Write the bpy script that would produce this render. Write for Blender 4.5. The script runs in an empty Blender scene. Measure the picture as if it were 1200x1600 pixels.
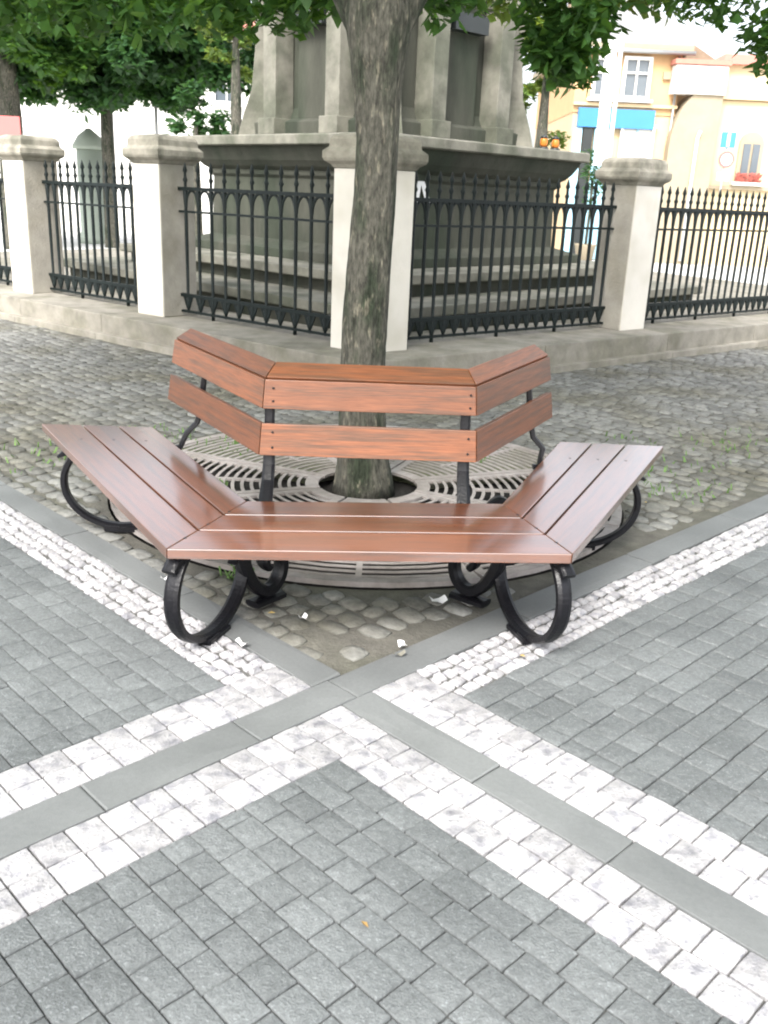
import bpy, bmesh, math, random
import numpy as np
from mathutils import Vector, Matrix

random.seed(7)
rng = np.random.default_rng(7)
scene = bpy.context.scene
COL = scene.collection
PI = math.pi

# ---------------------------------------------------------------- camera
cam_d = bpy.data.cameras.new("camera")
cam = bpy.data.objects.new("camera", cam_d)
COL.objects.link(cam)
scene.camera = cam
PITCH, ROLL = 0.3316, 0.0435
cam_d.sensor_fit = 'HORIZONTAL'
cam_d.sensor_width = 36.0
cam_d.lens = 1450 / 1200 * 36
cam_d.clip_start = 0.05
cam_d.clip_end = 5000
r0 = Vector((1, 0, 0)); u0 = Vector((0, math.sin(PITCH), math.cos(PITCH))); f0 = Vector((0, math.cos(PITCH), -math.sin(PITCH)))
cr, sr = math.cos(ROLL), math.sin(ROLL)
rx = r0 * cr + u0 * sr; ux = u0 * cr - r0 * sr; bx_ = -f0
cam.matrix_world = Matrix(((rx.x, ux.x, bx_.x, 0), (rx.y, ux.y, bx_.y, 0), (rx.z, ux.z, bx_.z, 1.6), (0, 0, 0, 1)))
cam_d.dof.use_dof = True
cam_d.dof.focus_distance = 4.0
cam_d.dof.aperture_fstop = 8.0

# ---------------------------------------------------------------- light
SUN_ELEV, SUN_ROT = math.radians(46), math.radians(198)   # azimuth clockwise from +y
world = bpy.data.worlds.new("World"); scene.world = world
world.use_nodes = True
nt = world.node_tree
for n in list(nt.nodes): nt.nodes.remove(n)
sky = nt.nodes.new("ShaderNodeTexSky"); sky.sky_type = 'NISHITA'; sky.sun_disc = False
sky.sun_elevation = SUN_ELEV; sky.sun_rotation = SUN_ROT; sky.dust_density = 4.0; sky.air_density = 1.0
hs = nt.nodes.new("ShaderNodeHueSaturation"); hs.inputs["Saturation"].default_value = 0.35
bg = nt.nodes.new("ShaderNodeBackground"); bg.inputs[1].default_value = 0.135
wo = nt.nodes.new("ShaderNodeOutputWorld")
nt.links.new(sky.outputs[0], hs.inputs["Color"]); nt.links.new(hs.outputs[0], bg.inputs[0]); nt.links.new(bg.outputs[0], wo.inputs[0])
sun_d = bpy.data.lights.new("sun", 'SUN'); sun = bpy.data.objects.new("sun", sun_d); COL.objects.link(sun)
sun_d.energy = 1.5; sun_d.angle = math.radians(22); sun_d.color = (1.0, 0.96, 0.9)
sd = Vector((math.sin(SUN_ROT) * math.cos(SUN_ELEV), math.cos(SUN_ROT) * math.cos(SUN_ELEV), math.sin(SUN_ELEV)))
sun.rotation_euler = sd.to_track_quat('Z', 'Y').to_euler()
scene.view_settings.view_transform = 'Standard'
scene.view_settings.look = 'None'
scene.view_settings.gamma = 1
scene.view_settings.exposure = 1.8
scene.cycles.filter_width = 2.0

# ---------------------------------------------------------------- materials
def mat(name, base, rough=0.8, var=0.25, scale=8.0, bump=0.0, bscale=60.0, spec=0.4, metal=0.0, second=None, second_scale=1.5,
        second_lo=0.45, second_hi=0.62, objvar=0.0, coat=0.0, speck=None, speck_scale=60.0, speck_amt=0.3, stretch=None, coord='Object', transl=None, coat_ior=1.5):
    m = bpy.data.materials.new(name); m.use_nodes = True
    t = m.node_tree; N = t.nodes; L = t.links
    b = N["Principled BSDF"]
    b.inputs["Roughness"].default_value = rough
    b.inputs["Specular IOR Level"].default_value = spec
    b.inputs["Metallic"].default_value = metal
    b.inputs["Coat Weight"].default_value = coat
    b.inputs["Coat IOR"].default_value = coat_ior
    b.inputs["Coat Roughness"].default_value = 0.16
    if coord == 'World':
        g = N.new("ShaderNodeNewGeometry"); vec = g.outputs["Position"]
    else:
        tc = N.new("ShaderNodeTexCoord"); vec = tc.outputs["Object"]
        if objvar:      # every board gets its own stretch of grain
            oi0 = N.new("ShaderNodeObjectInfo"); ml = N.new("ShaderNodeMath"); ml.operation = 'MULTIPLY'; ml.inputs[1].default_value = 37.0; L.new(oi0.outputs["Random"], ml.inputs[0])
            av = N.new("ShaderNodeVectorMath"); av.operation = 'ADD'; L.new(vec, av.inputs[0]); L.new(ml.outputs[0], av.inputs[1]); vec = av.outputs[0]
    if stretch:
        mp = N.new("ShaderNodeMapping"); mp.inputs["Scale"].default_value = stretch
        L.new(vec, mp.inputs[0]); vec = mp.outputs[0]
    nz = N.new("ShaderNodeTexNoise"); nz.inputs["Scale"].default_value = scale; nz.inputs["Detail"].default_value = 6; nz.inputs["Roughness"].default_value = 0.65
    L.new(vec, nz.inputs[0])
    mr = N.new("ShaderNodeMapRange"); mr.inputs[1].default_value = 0.25; mr.inputs[2].default_value = 0.75
    mr.inputs[3].default_value = 1 - var; mr.inputs[4].default_value = 1 + var
    L.new(nz.outputs[0], mr.inputs[0])
    val = mr.outputs[0]
    if objvar:
        oi = N.new("ShaderNodeObjectInfo"); at = N.new("ShaderNodeAttribute"); at.attribute_name = "rnd"
        ad = N.new("ShaderNodeMath"); ad.operation = 'ADD'; L.new(oi.outputs["Random"], ad.inputs[0]); L.new(at.outputs["Fac"], ad.inputs[1])
        fr = N.new("ShaderNodeMath"); fr.operation = 'FRACT'; L.new(ad.outputs[0], fr.inputs[0])
        m2 = N.new("ShaderNodeMapRange"); m2.inputs[3].default_value = 1 - objvar; m2.inputs[4].default_value = 1 + objvar
        L.new(fr.outputs[0], m2.inputs[0])
        mu = N.new("ShaderNodeMath"); mu.operation = 'MULTIPLY'; L.new(val, mu.inputs[0]); L.new(m2.outputs[0], mu.inputs[1]); val = mu.outputs[0]
    col = None
    rgb = N.new("ShaderNodeRGB"); rgb.outputs[0].default_value = (*base, 1); col = rgb.outputs[0]
    if second:
        n2 = N.new("ShaderNodeTexNoise"); n2.inputs["Scale"].default_value = second_scale; n2.inputs["Detail"].default_value = 5; L.new(vec, n2.inputs[0])
        r2 = N.new("ShaderNodeMapRange"); r2.inputs[1].default_value = second_lo; r2.inputs[2].default_value = second_hi; L.new(n2.outputs[0], r2.inputs[0])
        mx = N.new("ShaderNodeMix"); mx.data_type = 'RGBA'; mx.inputs[7].default_value = (*second, 1); L.new(r2.outputs[0], mx.inputs[0]); L.new(col, mx.inputs[6]); col = mx.outputs[2]
    if speck:
        n3 = N.new("ShaderNodeTexNoise"); n3.inputs["Scale"].default_value = speck_scale; n3.inputs["Detail"].default_value = 3; L.new(vec, n3.inputs[0])
        r3 = N.new("ShaderNodeMapRange"); r3.inputs[1].default_value = 0.58; r3.inputs[2].default_value = 0.68; r3.inputs[4].default_value = speck_amt; L.new(n3.outputs[0], r3.inputs[0])
        mx = N.new("ShaderNodeMix"); mx.data_type = 'RGBA'; mx.inputs[7].default_value = (*speck, 1); L.new(r3.outputs[0], mx.inputs[0]); L.new(col, mx.inputs[6]); col = mx.outputs[2]
    vm = N.new("ShaderNodeVectorMath"); vm.operation = 'SCALE'; L.new(col, vm.inputs[0]); L.new(val, vm.inputs["Scale"])
    L.new(vm.outputs[0], b.inputs["Base Color"])
    if bump:
        nb = N.new("ShaderNodeTexNoise"); nb.inputs["Scale"].default_value = bscale; nb.inputs["Detail"].default_value = 6; L.new(vec, nb.inputs[0])
        bp = N.new("ShaderNodeBump"); bp.inputs["Strength"].default_value = bump; bp.inputs["Distance"].default_value = 0.01
        L.new(nb.outputs[0], bp.inputs["Height"]); L.new(bp.outputs[0], b.inputs["Normal"])
    if transl:
        tr = N.new("ShaderNodeBsdfTranslucent"); tr.inputs[0].default_value = (*transl, 1)
        ms = N.new("ShaderNodeMixShader"); ms.inputs[0].default_value = 0.35
        out = N["Material Output"]; L.new(b.outputs[0], ms.inputs[1]); L.new(tr.outputs[0], ms.inputs[2]); L.new(ms.outputs[0], out.inputs[0])
    return m

M = {}
M['sett'] = mat("grey_granite_sett", (0.132, 0.142, 0.144), 0.75, 0.28, 55, 0.5, 160, objvar=0.10, second=(0.098, 0.106, 0.108), second_scale=1.6, coord='World', speck=(0.24, 0.26, 0.27), speck_scale=150, speck_amt=0.5)
M['white'] = mat("white_marble_sett", (0.36, 0.355, 0.362), 0.6, 0.28, 30, 0.5, 120, objvar=0.20, second=(0.20, 0.20, 0.22), second_scale=20, second_lo=0.50, second_hi=0.70, coord='World', speck=(0.15, 0.15, 0.17), speck_scale=60, speck_amt=0.75)
M['slab'] = mat("smooth_granite_slab", (0.158, 0.166, 0.166), 0.6, 0.10, 70, 0.15, 200, objvar=0.05, coord='World', second=(0.125, 0.132, 0.132), second_scale=1.6)
M['joint'] = mat("joint_sand", (0.105, 0.105, 0.10), 0.95, 0.3, 30, 0.4, 90, coord='World')
M['soil'] = mat("pit_soil", (0.11, 0.105, 0.09), 0.95, 0.35, 12, 0.8, 60, coord='World', second=(0.10, 0.10, 0.078), second_scale=1.3)
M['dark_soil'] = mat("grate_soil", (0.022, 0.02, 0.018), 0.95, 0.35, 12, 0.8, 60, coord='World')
M['cobble'] = mat("worn_cobble", (0.165, 0.166, 0.155), 0.75, 0.35, 25, 0.6, 70, objvar=0.28, coord='World', second=(0.125, 0.12, 0.095), second_scale=1.1)
M['wood'] = mat("varnished_wood", (0.165, 0.058, 0.024), 0.45, 0.45, 5, 0.12, 40, spec=0.5, objvar=0.20, stretch=(2.0, 40, 40), coat=0.08, second=(0.10, 0.045, 0.024), second_scale=1.6)
M['seat_wood'] = mat("weathered_seat_wood", (0.135, 0.038, 0.010), 0.33, 0.25, 5, 0.10, 40, spec=0.9, objvar=0.16, stretch=(2.0, 40, 40), coat=1.0, coat_ior=3.0, second=(0.085, 0.028, 0.010), second_scale=1.3)
M['iron'] = mat("black_cast_iron", (0.006, 0.006, 0.008), 0.36, 0.3, 40, 0.2, 90, spec=0.35)
M['fence_iron'] = mat("dark_fence_iron", (0.007, 0.012, 0.012), 0.5, 0.3, 20, 0.15, 90, spec=0.25, coord='World')
M['grate'] = mat("dusty_cast_iron_grate", (0.33, 0.30, 0.285), 0.7, 0.25, 18, 0.3, 80, coord='World', second=(0.24, 0.215, 0.195), second_scale=2.5)
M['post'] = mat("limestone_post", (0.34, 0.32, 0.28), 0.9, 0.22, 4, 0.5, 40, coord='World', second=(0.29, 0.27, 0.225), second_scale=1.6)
M['post_lit_face'] = mat("limestone_lit_face", (0.70, 0.665, 0.60), 0.9, 0.08, 4, 0.3, 40, coord='World', second=(0.56, 0.53, 0.46), second_scale=2.0)  # paler copy of the post stone, brightness of lit faces put into the colour
M['cap'] = mat("weathered_cap_stone", (0.29, 0.272, 0.225), 0.95, 0.35, 7, 0.6, 40, coord='World', second=(0.15, 0.145, 0.115), second_scale=3.0)
M['ledge'] = mat("ledge_stone", (0.27, 0.253, 0.215), 0.9, 0.3, 5, 0.5, 40, coord='World', objvar=0.07, second=(0.20, 0.19, 0.15), second_scale=2.6)
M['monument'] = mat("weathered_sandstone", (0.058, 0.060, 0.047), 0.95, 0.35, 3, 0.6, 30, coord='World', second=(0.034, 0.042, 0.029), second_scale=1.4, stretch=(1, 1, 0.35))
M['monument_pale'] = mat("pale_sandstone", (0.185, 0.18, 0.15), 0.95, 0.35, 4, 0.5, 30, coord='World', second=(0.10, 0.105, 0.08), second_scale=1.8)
M['grit'] = mat("packed_grit", (0.16, 0.155, 0.125), 0.95, 0.4, 40, 0.8, 90, coord='World', second=(0.10, 0.11, 0.06), second_scale=4.0)
M['bark'] = mat("tree_bark", (0.080, 0.077, 0.062), 0.95, 0.9, 55, 1.0, 80, coord='World', stretch=(1, 1, 0.30), second=(0.028, 0.036, 0.022), second_scale=9.0, speck=(0.22, 0.20, 0.15), speck_scale=38, speck_amt=.6)
M['leaf'] = mat("leaf_green", (0.042, 0.105, 0.028), 0.5, 0.35, 1.2, objvar=0.45, coord='World', transl=(0.18, 0.36, 0.04))
M['leaf_dark'] = mat("leaf_dark_green", (0.030, 0.080, 0.028), 0.55, 0.35, 0.8, objvar=0.4, coord='World', transl=(0.09, 0.22, 0.04))
M['leaf_light'] = mat("leaf_light_green", (0.10, 0.17, 0.04), 0.5, 0.35, 0.8, objvar=0.4, coord='World', transl=(0.30, 0.38, 0.05))
M['weed'] = mat("weed_green", (0.10, 0.18, 0.05), 0.7, 0.3, 20, coord='World')
M['ground'] = mat("pale_asphalt", (0.60, 0.60, 0.585), 0.9, 0.08, 3, 0.2, 30, coord='World')
M['orange'] = mat("orange_render", (0.56, 0.36, 0.19), 0.9, 0.08, 2, coord='World')
M['yellow'] = mat("cream_yellow_render", (0.60, 0.49, 0.31), 0.9, 0.06, 2, coord='World')
M['cream'] = mat("cream_render", (0.58, 0.44, 0.27), 0.9, 0.06, 2, coord='World')
M['white_render'] = mat("white_render", (0.80, 0.79, 0.76), 0.9, 0.05, 2, coord='World')
M['taupe'] = mat("weathered_gateway_stone", (0.33, 0.28, 0.20), 0.95, 0.12, 2, 0.3, 12, coord='World')
M['roof'] = mat("brown_roof_tile", (0.23, 0.17, 0.12), 0.9, 0.2, 6, coord='World')
M['grey_roof'] = mat("grey_roof_slate", (0.25, 0.25, 0.25), 0.8, 0.15, 6, coord='World')
M['red_tile'] = mat("red_coping_tile", (0.50, 0.20, 0.15), 0.8, 0.1, 6, coord='World')
M['blue'] = mat("blue_painted_board", (0.05, 0.21, 0.45), 0.5, 0.05, 2, coord='World')
M['pale_blue'] = mat("pale_blue_frame", (0.35, 0.60, 0.72), 0.5, 0.05, 2, coord='World')
M['dark'] = mat("dark_opening", (0.03, 0.035, 0.035), 0.4, 0.1, 2, coord='World')
M['glass'] = mat("window_glass", (0.10, 0.12, 0.14), 0.05, 0.1, 2, spec=0.9, coord='World')
M['frame'] = mat("white_window_frame", (0.75, 0.74, 0.70), 0.6, 0.05, 2, coord='World')
M['pole'] = mat("pale_painted_pole", (0.62, 0.66, 0.64), 0.5, 0.06, 2, coord='World')
M['red'] = mat("red_paint", (0.60, 0.14, 0.13), 0.5, 0.05, 2, coord='World')
M['paper'] = mat("white_paper", (0.85, 0.85, 0.85), 0.8, 0.04, 2, coord='World')
M['amber'] = mat("amber_glass", (0.55, 0.18, 0.03), 0.3, 0.05, 2, coord='World')
M['kiosk'] = mat("grey_green_paint", (0.36, 0.41, 0.35), 0.7, 0.1, 2, coord='World')
M['flower'] = mat("red_flower", (0.30, 0.08, 0.06), 0.8, 0.3, 20, coord='World')
M['steel'] = mat("galvanised_steel", (0.35, 0.36, 0.36), 0.45, 0.1, 8, metal=0.6)

# ---------------------------------------------------------------- helpers
def tag(o, label=None, cat=None, group=None, kind=None):
    if label: o["label"] = label
    if cat: o["category"] = cat
    if group: o["group"] = group
    if kind: o["kind"] = kind
    return o

def empty(name, loc=(0, 0, 0), rz=0.0, label=None, cat=None, group=None, kind=None):
    o = bpy.data.objects.new(name, None); COL.objects.link(o)
    o.location = loc; o.rotation_euler = (0, 0, rz); o.empty_display_size = 0.1
    return tag(o, label, cat, group, kind)

class MB:
    """collects vertices and faces, becomes one mesh object"""
    def __init__(s): s.v = []; s.f = []; s.sm = []
    def add(s, vs, fs, smooth=False):
        b = len(s.v); s.v += [tuple(p) for p in vs]; s.f += [tuple(i + b for i in f) for f in fs]; s.sm += [smooth] * len(fs); return s
    def box(s, c, d, rz=0.0, taper=1.0):
        x, y, z = d[0] / 2, d[1] / 2, d[2] / 2; ca, sa = math.cos(rz), math.sin(rz); vs = []
        for k, (zz, t) in enumerate(((-z, 1.0), (z, taper))):
            for px, py in ((-x, -y), (x, -y), (x, y), (-x, y)):
                px *= t; py *= t
                vs.append((c[0] + px * ca - py * sa, c[1] + px * sa + py * ca, c[2] + zz))
        return s.add(vs, [(3, 2, 1, 0), (4, 5, 6, 7), (0, 1, 5, 4), (1, 2, 6, 5), (2, 3, 7, 6), (3, 0, 4, 7)])
    def prism(s, poly, z0, z1):
        n = len(poly)
        vs = [(p[0], p[1], z0) for p in poly] + [(p[0], p[1], z1) for p in poly]
        fs = [tuple(range(n - 1, -1, -1)), tuple(range(n, 2 * n))] + [(i, (i + 1) % n, n + (i + 1) % n, n + i) for i in range(n)]
        return s.add(vs, fs)
    def stack(s, rings, cap=True, smooth=False):
        """rings: list of equally long lists of 3D points"""
        n = len(rings[0]); vs = [p for r in rings for p in r]; fs = []
        for k in range(len(rings) - 1):
            for i in range(n):
                fs.append((k * n + i, k * n + (i + 1) % n, (k + 1) * n + (i + 1) % n, (k + 1) * n + i))
        s.add(vs, fs, smooth)
        if cap:
            b = len(s.v) - len(vs)
            s.f += [tuple(b + i for i in range(n - 1, -1, -1)), tuple(b + (len(rings) - 1) * n + i for i in range(n))]; s.sm += [False, False]
        return s
    def tube(s, pts, rad, n=8, smooth=True):
        pts = [Vector(p) for p in pts]; rings = []
        up = Vector((0, 0, 1))
        t0 = (pts[1] - pts[0]).normalized()
        a = t0.orthogonal().normalized() if abs(t0.dot(up)) > 0.99 else t0.cross(up).normalized()
        for i, p in enumerate(pts):
            t = (pts[min(i + 1, len(pts) - 1)] - pts[max(i - 1, 0)]).normalized()
            a = (a - t * a.dot(t)).normalized(); b = t.cross(a)
            r = rad[i] if isinstance(rad, (list, tuple)) else rad
            rings.append([p + a * r * math.cos(2 * PI * k / n) + b * r * math.sin(2 * PI * k / n) for k in range(n)])
        return s.stack(rings, smooth=smooth)
    def lathe(s, c, prof, n=12, smooth=True):
        rings = [[(c[0] + r * math.cos(2 * PI * k / n), c[1] + r * math.sin(2 * PI * k / n), c[2] + z) for k in range(n)] for r, z in prof]
        return s.stack(rings, smooth=smooth)
    def ribbon(s, path, origin, d, w, t):
        """flat bar following path [(s, z)] in the vertical plane through origin along unit d; w across the plane, t in the plane"""
        nrm = (-d[1], d[0]); P = path; rings = []
        for i, (a, z) in enumerate(P):
            q = P[min(i + 1, len(P) - 1)]; p = P[max(i - 1, 0)]
            tx, tz = q[0] - p[0], q[1] - p[1]; l = math.hypot(tx, tz) or 1; nx, nz = -tz / l, tx / l
            ww = w[i] if isinstance(w, list) else w; tt = t[i] if isinstance(t, list) else t
            ring = []
            for e, g in ((-.5, -.3), (-.5, .3), (-.25, .5), (.25, .5), (.5, .3), (.5, -.3), (.25, -.5), (-.25, -.5)):
                aa = a + nx * tt * g; zz = z + nz * tt * g
                ring.append((origin[0] + d[0] * aa + nrm[0] * ww * e, origin[1] + d[1] * aa + nrm[1] * ww * e, origin[2] + zz))
            rings.append(ring)
        return s.stack(rings)
    def mesh(s, name, m):
        me = bpy.data.meshes.new(name); me.from_pydata(s.v, [], s.f); me.materials.append(m)
        me.polygons.foreach_set("use_smooth", s.sm); me.update(); return me
    def build(s, name, m, parent=None, fix=True, bevel=0.0, **kw):
        me = s.mesh(name, m)
        if fix or bevel:
            bm = bmesh.new(); bm.from_mesh(me)
            if fix: bmesh.ops.recalc_face_normals(bm, faces=bm.faces)
            if bevel:
                es = [e for e in bm.edges if len(e.link_faces) == 2 and e.calc_face_angle(0) > 0.5]
                bmesh.ops.bevel(bm, geom=es, offset=bevel, segments=2, affect='EDGES', profile=0.6)
            bm.to_mesh(me); bm.free()
        return link(name, me, parent, **kw)

def link(name, me, parent=None, **kw):
    o = bpy.data.objects.new(name, me); COL.objects.link(o)
    if parent: o.parent = parent
    return tag(o, **kw)

S2 = 2 ** -0.5
def W(u, v): return ((u - v) * S2, (u + v) * S2)     # paving axes (u, v) -> world x, y

def in_view(x, y, m=0.0): return 0.7 < y and abs(x + 0.1) < 0.50 * y + 1.0 + m

# ---------------------------------------------------------------- stones
def stone_mesh(name, m, dome=0.1, jitter=0.03, inset=0.12, depth=0.06, edge=0.010, k=2, smooth=False):
    """unit stone 1 x 1, top at z=0, worn edges"""
    pts = []
    for i in range(4):
        a = [(-.5, -.5), (.5, -.5), (.5, .5), (-.5, .5)][i]; b = [(-.5, -.5), (.5, -.5), (.5, .5), (-.5, .5)][(i + 1) % 4]
        for j in range(k):
            t = (j + (0.0)) / k; pts.append([a[0] + (b[0] - a[0]) * t, a[1] + (b[1] - a[1]) * t])
    pts = [[p[0] * (1 + random.uniform(-jitter, 0.2 * jitter)), p[1] * (1 + random.uniform(-jitter, 0.2 * jitter))] for p in pts]
    for i in range(0, len(pts), k): pts[i] = [pts[i][0] * (1 - jitter), pts[i][1] * (1 - jitter)]
    n = len(pts); b = MB()
    tilt = (random.uniform(-.003, .003), random.uniform(-.003, .003))
    r0_ = [(p[0], p[1], -depth) for p in pts]; r1 = [(p[0], p[1], -edge) for p in pts]
    r2 = [(p[0] * (1 - inset), p[1] * (1 - inset), -0.0015 - dome * .01 + random.uniform(-.001, .001) + p[0] * tilt[0] + p[1] * tilt[1]) for p in pts]
    r3 = [(p[0] * .45, p[1] * .45, dome * .012 + random.uniform(-.001, .001) + p[0] * tilt[0]) for p in pts]
    b.stack([r0_, r1, r2, r3], smooth=False)
    b.sm = [smooth and n <= i for i in range(len(b.f))]
    return b.mesh(name, m)

setts = [stone_mesh("sett", M['sett'], 0.05, 0.012, 0.045, edge=.006) for _ in range(8)]
whites = [stone_mesh("white_sett", M['white'], 0.05, 0.02, 0.05, edge=.006) for _ in range(8)]
cubes = [stone_mesh("mosaic_cube", M['white'], 0.3, 0.09, 0.14, edge=0.008) for _ in range(8)]
slabs = [stone_mesh("slab", M['slab'], 0.0, 0.004, 0.02, edge=0.004) for _ in range(3)]
cobbles = [stone_mesh("cobble", M['cobble'], 0.18, 0.16, 0.08, edge=0.008, smooth=True) for _ in range(10)]

def stuff_mesh(name, variants, recs):
    """join many placed stones into one mesh (fast)"""
    V, F, R, SM = [], [], [], []
    cache = {}
    off = 0
    for vi, x, y, z, sx, sy, rz in recs:
        if vi not in cache:
            me = variants[vi]; co = np.empty(len(me.vertices) * 3); me.vertices.foreach_get("co", co)
            cache[vi] = (co.reshape(-1, 3), [tuple(p.vertices) for p in me.polygons])
        co, fs = cache[vi]; c, s = math.cos(rz), math.sin(rz)
        q = np.empty_like(co); px = co[:, 0] * sx; py = co[:, 1] * sy
        q[:, 0] = x + px * c - py * s; q[:, 1] = y + px * s + py * c; q[:, 2] = z + co[:, 2]
        V.append(q); F += [tuple(i + off for i in f) for f in fs]; R += [random.random()] * len(fs); off += len(co)
    me = bpy.data.meshes.new(name); me.from_pydata(np.concatenate(V).tolist(), [], F); me.materials.append(variants[0].materials[0])
    a = me.attributes.new("rnd", 'FLOAT', 'FACE'); a.data.foreach_set("value", R)
    me.polygons.foreach_set("use_smooth", [len(f) == 4 and name.startswith("cobble") for f in F]); me.update(); return me

def place_stones(parent, name, variants, recs, limit=300):
    """nearest stones single, the rest one joined part"""
    recs = sorted(recs, key=lambda r: r[2] ** 2 + r[1] ** 2)
    for vi, x, y, z, sx, sy, rz in recs[:limit]:
        o = bpy.data.objects.new(name, variants[vi]); COL.objects.link(o); o.parent = parent
        o.location = (x, y, z); o.scale = (sx, sy, 1); o.rotation_euler = (0, 0, rz)
    if len(recs) > limit:
        link(name + "s_beyond", stuff_mesh(name + "s_beyond", variants, recs[limit:]), parent, kind="stuff")

def grid_recs(nv, u0, u1, v0, v1, row, ln, along='v', gap=0.003, ljit=0.15, zj=0.0025, margin=0.0, clip=None, bond=True):
    """rows of stones; `along` is the direction the rows run in"""
    recs = []
    a0, a1, b0, b1 = (u0, u1, v0, v1) if along == 'v' else (v0, v1, u0, u1)   # a across rows, b along rows
    n = max(1, round((a1 - a0) / row)); w = (a1 - a0) / n
    for i in range(n):
        a = a0 + (i + .5) * w
        b = b0
        first = True
        while b < b1 - 1e-6:
            l = ln * (1 + random.uniform(-ljit, ljit)) * ((random.uniform(.45, 1)) if (first and bond) else 1)
            if b1 - (b + l) < ln * 0.4: l = b1 - b
            first = False
            c = b + l / 2
            u, v = (a, c) if along == 'v' else (c, a)
            x, y = W(u, v)
            if in_view(x, y, margin) and (clip is None or clip(x, y)):
                su, sv = ((w - gap), (l - gap)) if along == 'v' else ((l - gap), (w - gap))
                recs.append((random.randrange(nv), x, y, random.uniform(-zj, zj), su, sv, PI / 4 + random.uniform(-.008, .008)))
            b += l
    return recs

# ---------------------------------------------------------------- ground
g = MB(); g.add([(-3000, -3000, -.12), (3000, -3000, -.12), (3000, 3000, -.12), (-3000, 3000, -.12)], [(0, 1, 2, 3)])
g.build("ground", M['ground'], fix=False, kind="structure")

def uv_sheet(name, u0, u1, v0, v1, z, m):
    b = MB(); b.prism([W(u0, v0), W(u1, v0), W(u1, v1), W(u0, v1)], z - .06, z)
    return b.build(name, m, kind="structure")

UA, UB, UC, UD = 1.605, 1.82, 1.955, 2.17      # band limits along u
VA, VB, VC, VD = 1.755, 1.98, 2.13, 2.33       # band limits along v
FAR = 11.0
near_pave = uv_sheet("near_pavement", -3, UA - .003, -3, VA - .003, -.016, M['joint'])
left_pave = uv_sheet("left_pavement", -5, UA - .003, VD + .003, FAR, -.016, M['joint'])
right_pave = uv_sheet("right_pavement", UD + .003, FAR, -5, VA - .003, -.016, M['joint'])
SPL = {}
place_stones(near_pave, "sett", setts, grid_recs(8, -1.0, UA, -1.0, VA, .088, .115, 'v'), 300)
place_stones(left_pave, "sett", setts, grid_recs(8, -1.6, UA, VD, 5.6, .092, .12, 'v', margin=.1), 300)
place_stones(right_pave, "sett", setts, grid_recs(8, UD, 6.2, -1.4, VA, .098, .125, 'u', gap=.004, ljit=.25, margin=.1), 300)

bands = [  # name, u0,u1,v0,v1, row, len, along, variants, kind
    ("white_band_near_left", -.6, UB, VA, VB, .095, .112, 'v', 'w'),
    ("white_band_near_right", UA, UB, -.6, VA, .1125, .098, 'v', 'w'),
    ("white_band_far_left", -.8, UB, VC, VD, .10, .10, 'v', 'w'),
    ("white_band_far_right", UC, UD, -.8, VB, .1075, .098, 'v', 'w'),
    ("white_kerb_band_left", UA, UB, VD, FAR, .052, .054, 'v', 'c'),
    ("white_kerb_band_right", UD, FAR, VA, VB, .054, .054, 'u', 'c')]
for nm, a, b_, c, d, row, ln, al, kd in bands:
    bed = uv_sheet(nm, max(a, -4) + .003, b_ - .003, max(c, -4) + .003, d - .003, -.014, M['joint'])
    recs = grid_recs(8, a, b_, c, d, row, ln, al, gap=.004 if kd == 'w' else .0045, ljit=.10 if kd == 'w' else .28, zj=.002, bond=(kd == 'c'), clip=lambda x, y: y < 8.5, margin=.1)
    if kd == 'c': recs = [(r[0], r[1] + random.uniform(-.006, .006), r[2] + random.uniform(-.006, .006), r[3], r[4], r[5], r[6] + random.uniform(-.3, .3)) for r in recs]
    place_stones(bed, "white_sett" if kd == 'w' else "mosaic_cube", whites if kd == 'w' else cubes, recs, 300)

def slab_strip(name, pieces):
    us = [p for q in pieces for p in q[:2]]; vs = [p for q in pieces for p in q[2:]]
    bed = uv_sheet(name, min(us) + .003, max(us) - .003, min(vs) + .003, max(vs) - .003, -.012, M['joint'])
    for i, (a, b_, c, d) in enumerate(pieces):
        x, y = W((a + b_) / 2, (c + d) / 2)
        o = bpy.data.objects.new("slab", slabs[i % 3]); COL.objects.link(o); o.parent = bed
        o.location = (x, y, random.uniform(-.001, .001)); o.scale = (b_ - a - .003, d - c - .003, 1); o.rotation_euler = (0, 0, PI / 4)
slab_strip("grey_strip_left", [(UB - .004, UC, VB, VC)][:0] + [(1.49, 1.892, VB, VC), (.974, 1.49, VB, VC), (.45, .974, VB, VC), (-.1, .45, VB, VC), (-.65, -.1, VB, VC)])
slab_strip("grey_strip_right", [(UB, UC, 1.414, VB), (UB, UC, .959, 1.414), (UB, UC, .45, .959), (UB, UC, 0, .45), (UB, UC, -.5, 0)] + [])
slab_strip("grey_kerb_left", [(UB, UC, a, a + .92) for a in [VC + .92 * k for k in range(9)]])
slab_strip("grey_kerb_right", [(1.892 + .95 * k, 1.892 + .95 * (k + 1), VB, VC) for k in range(9)])

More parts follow.
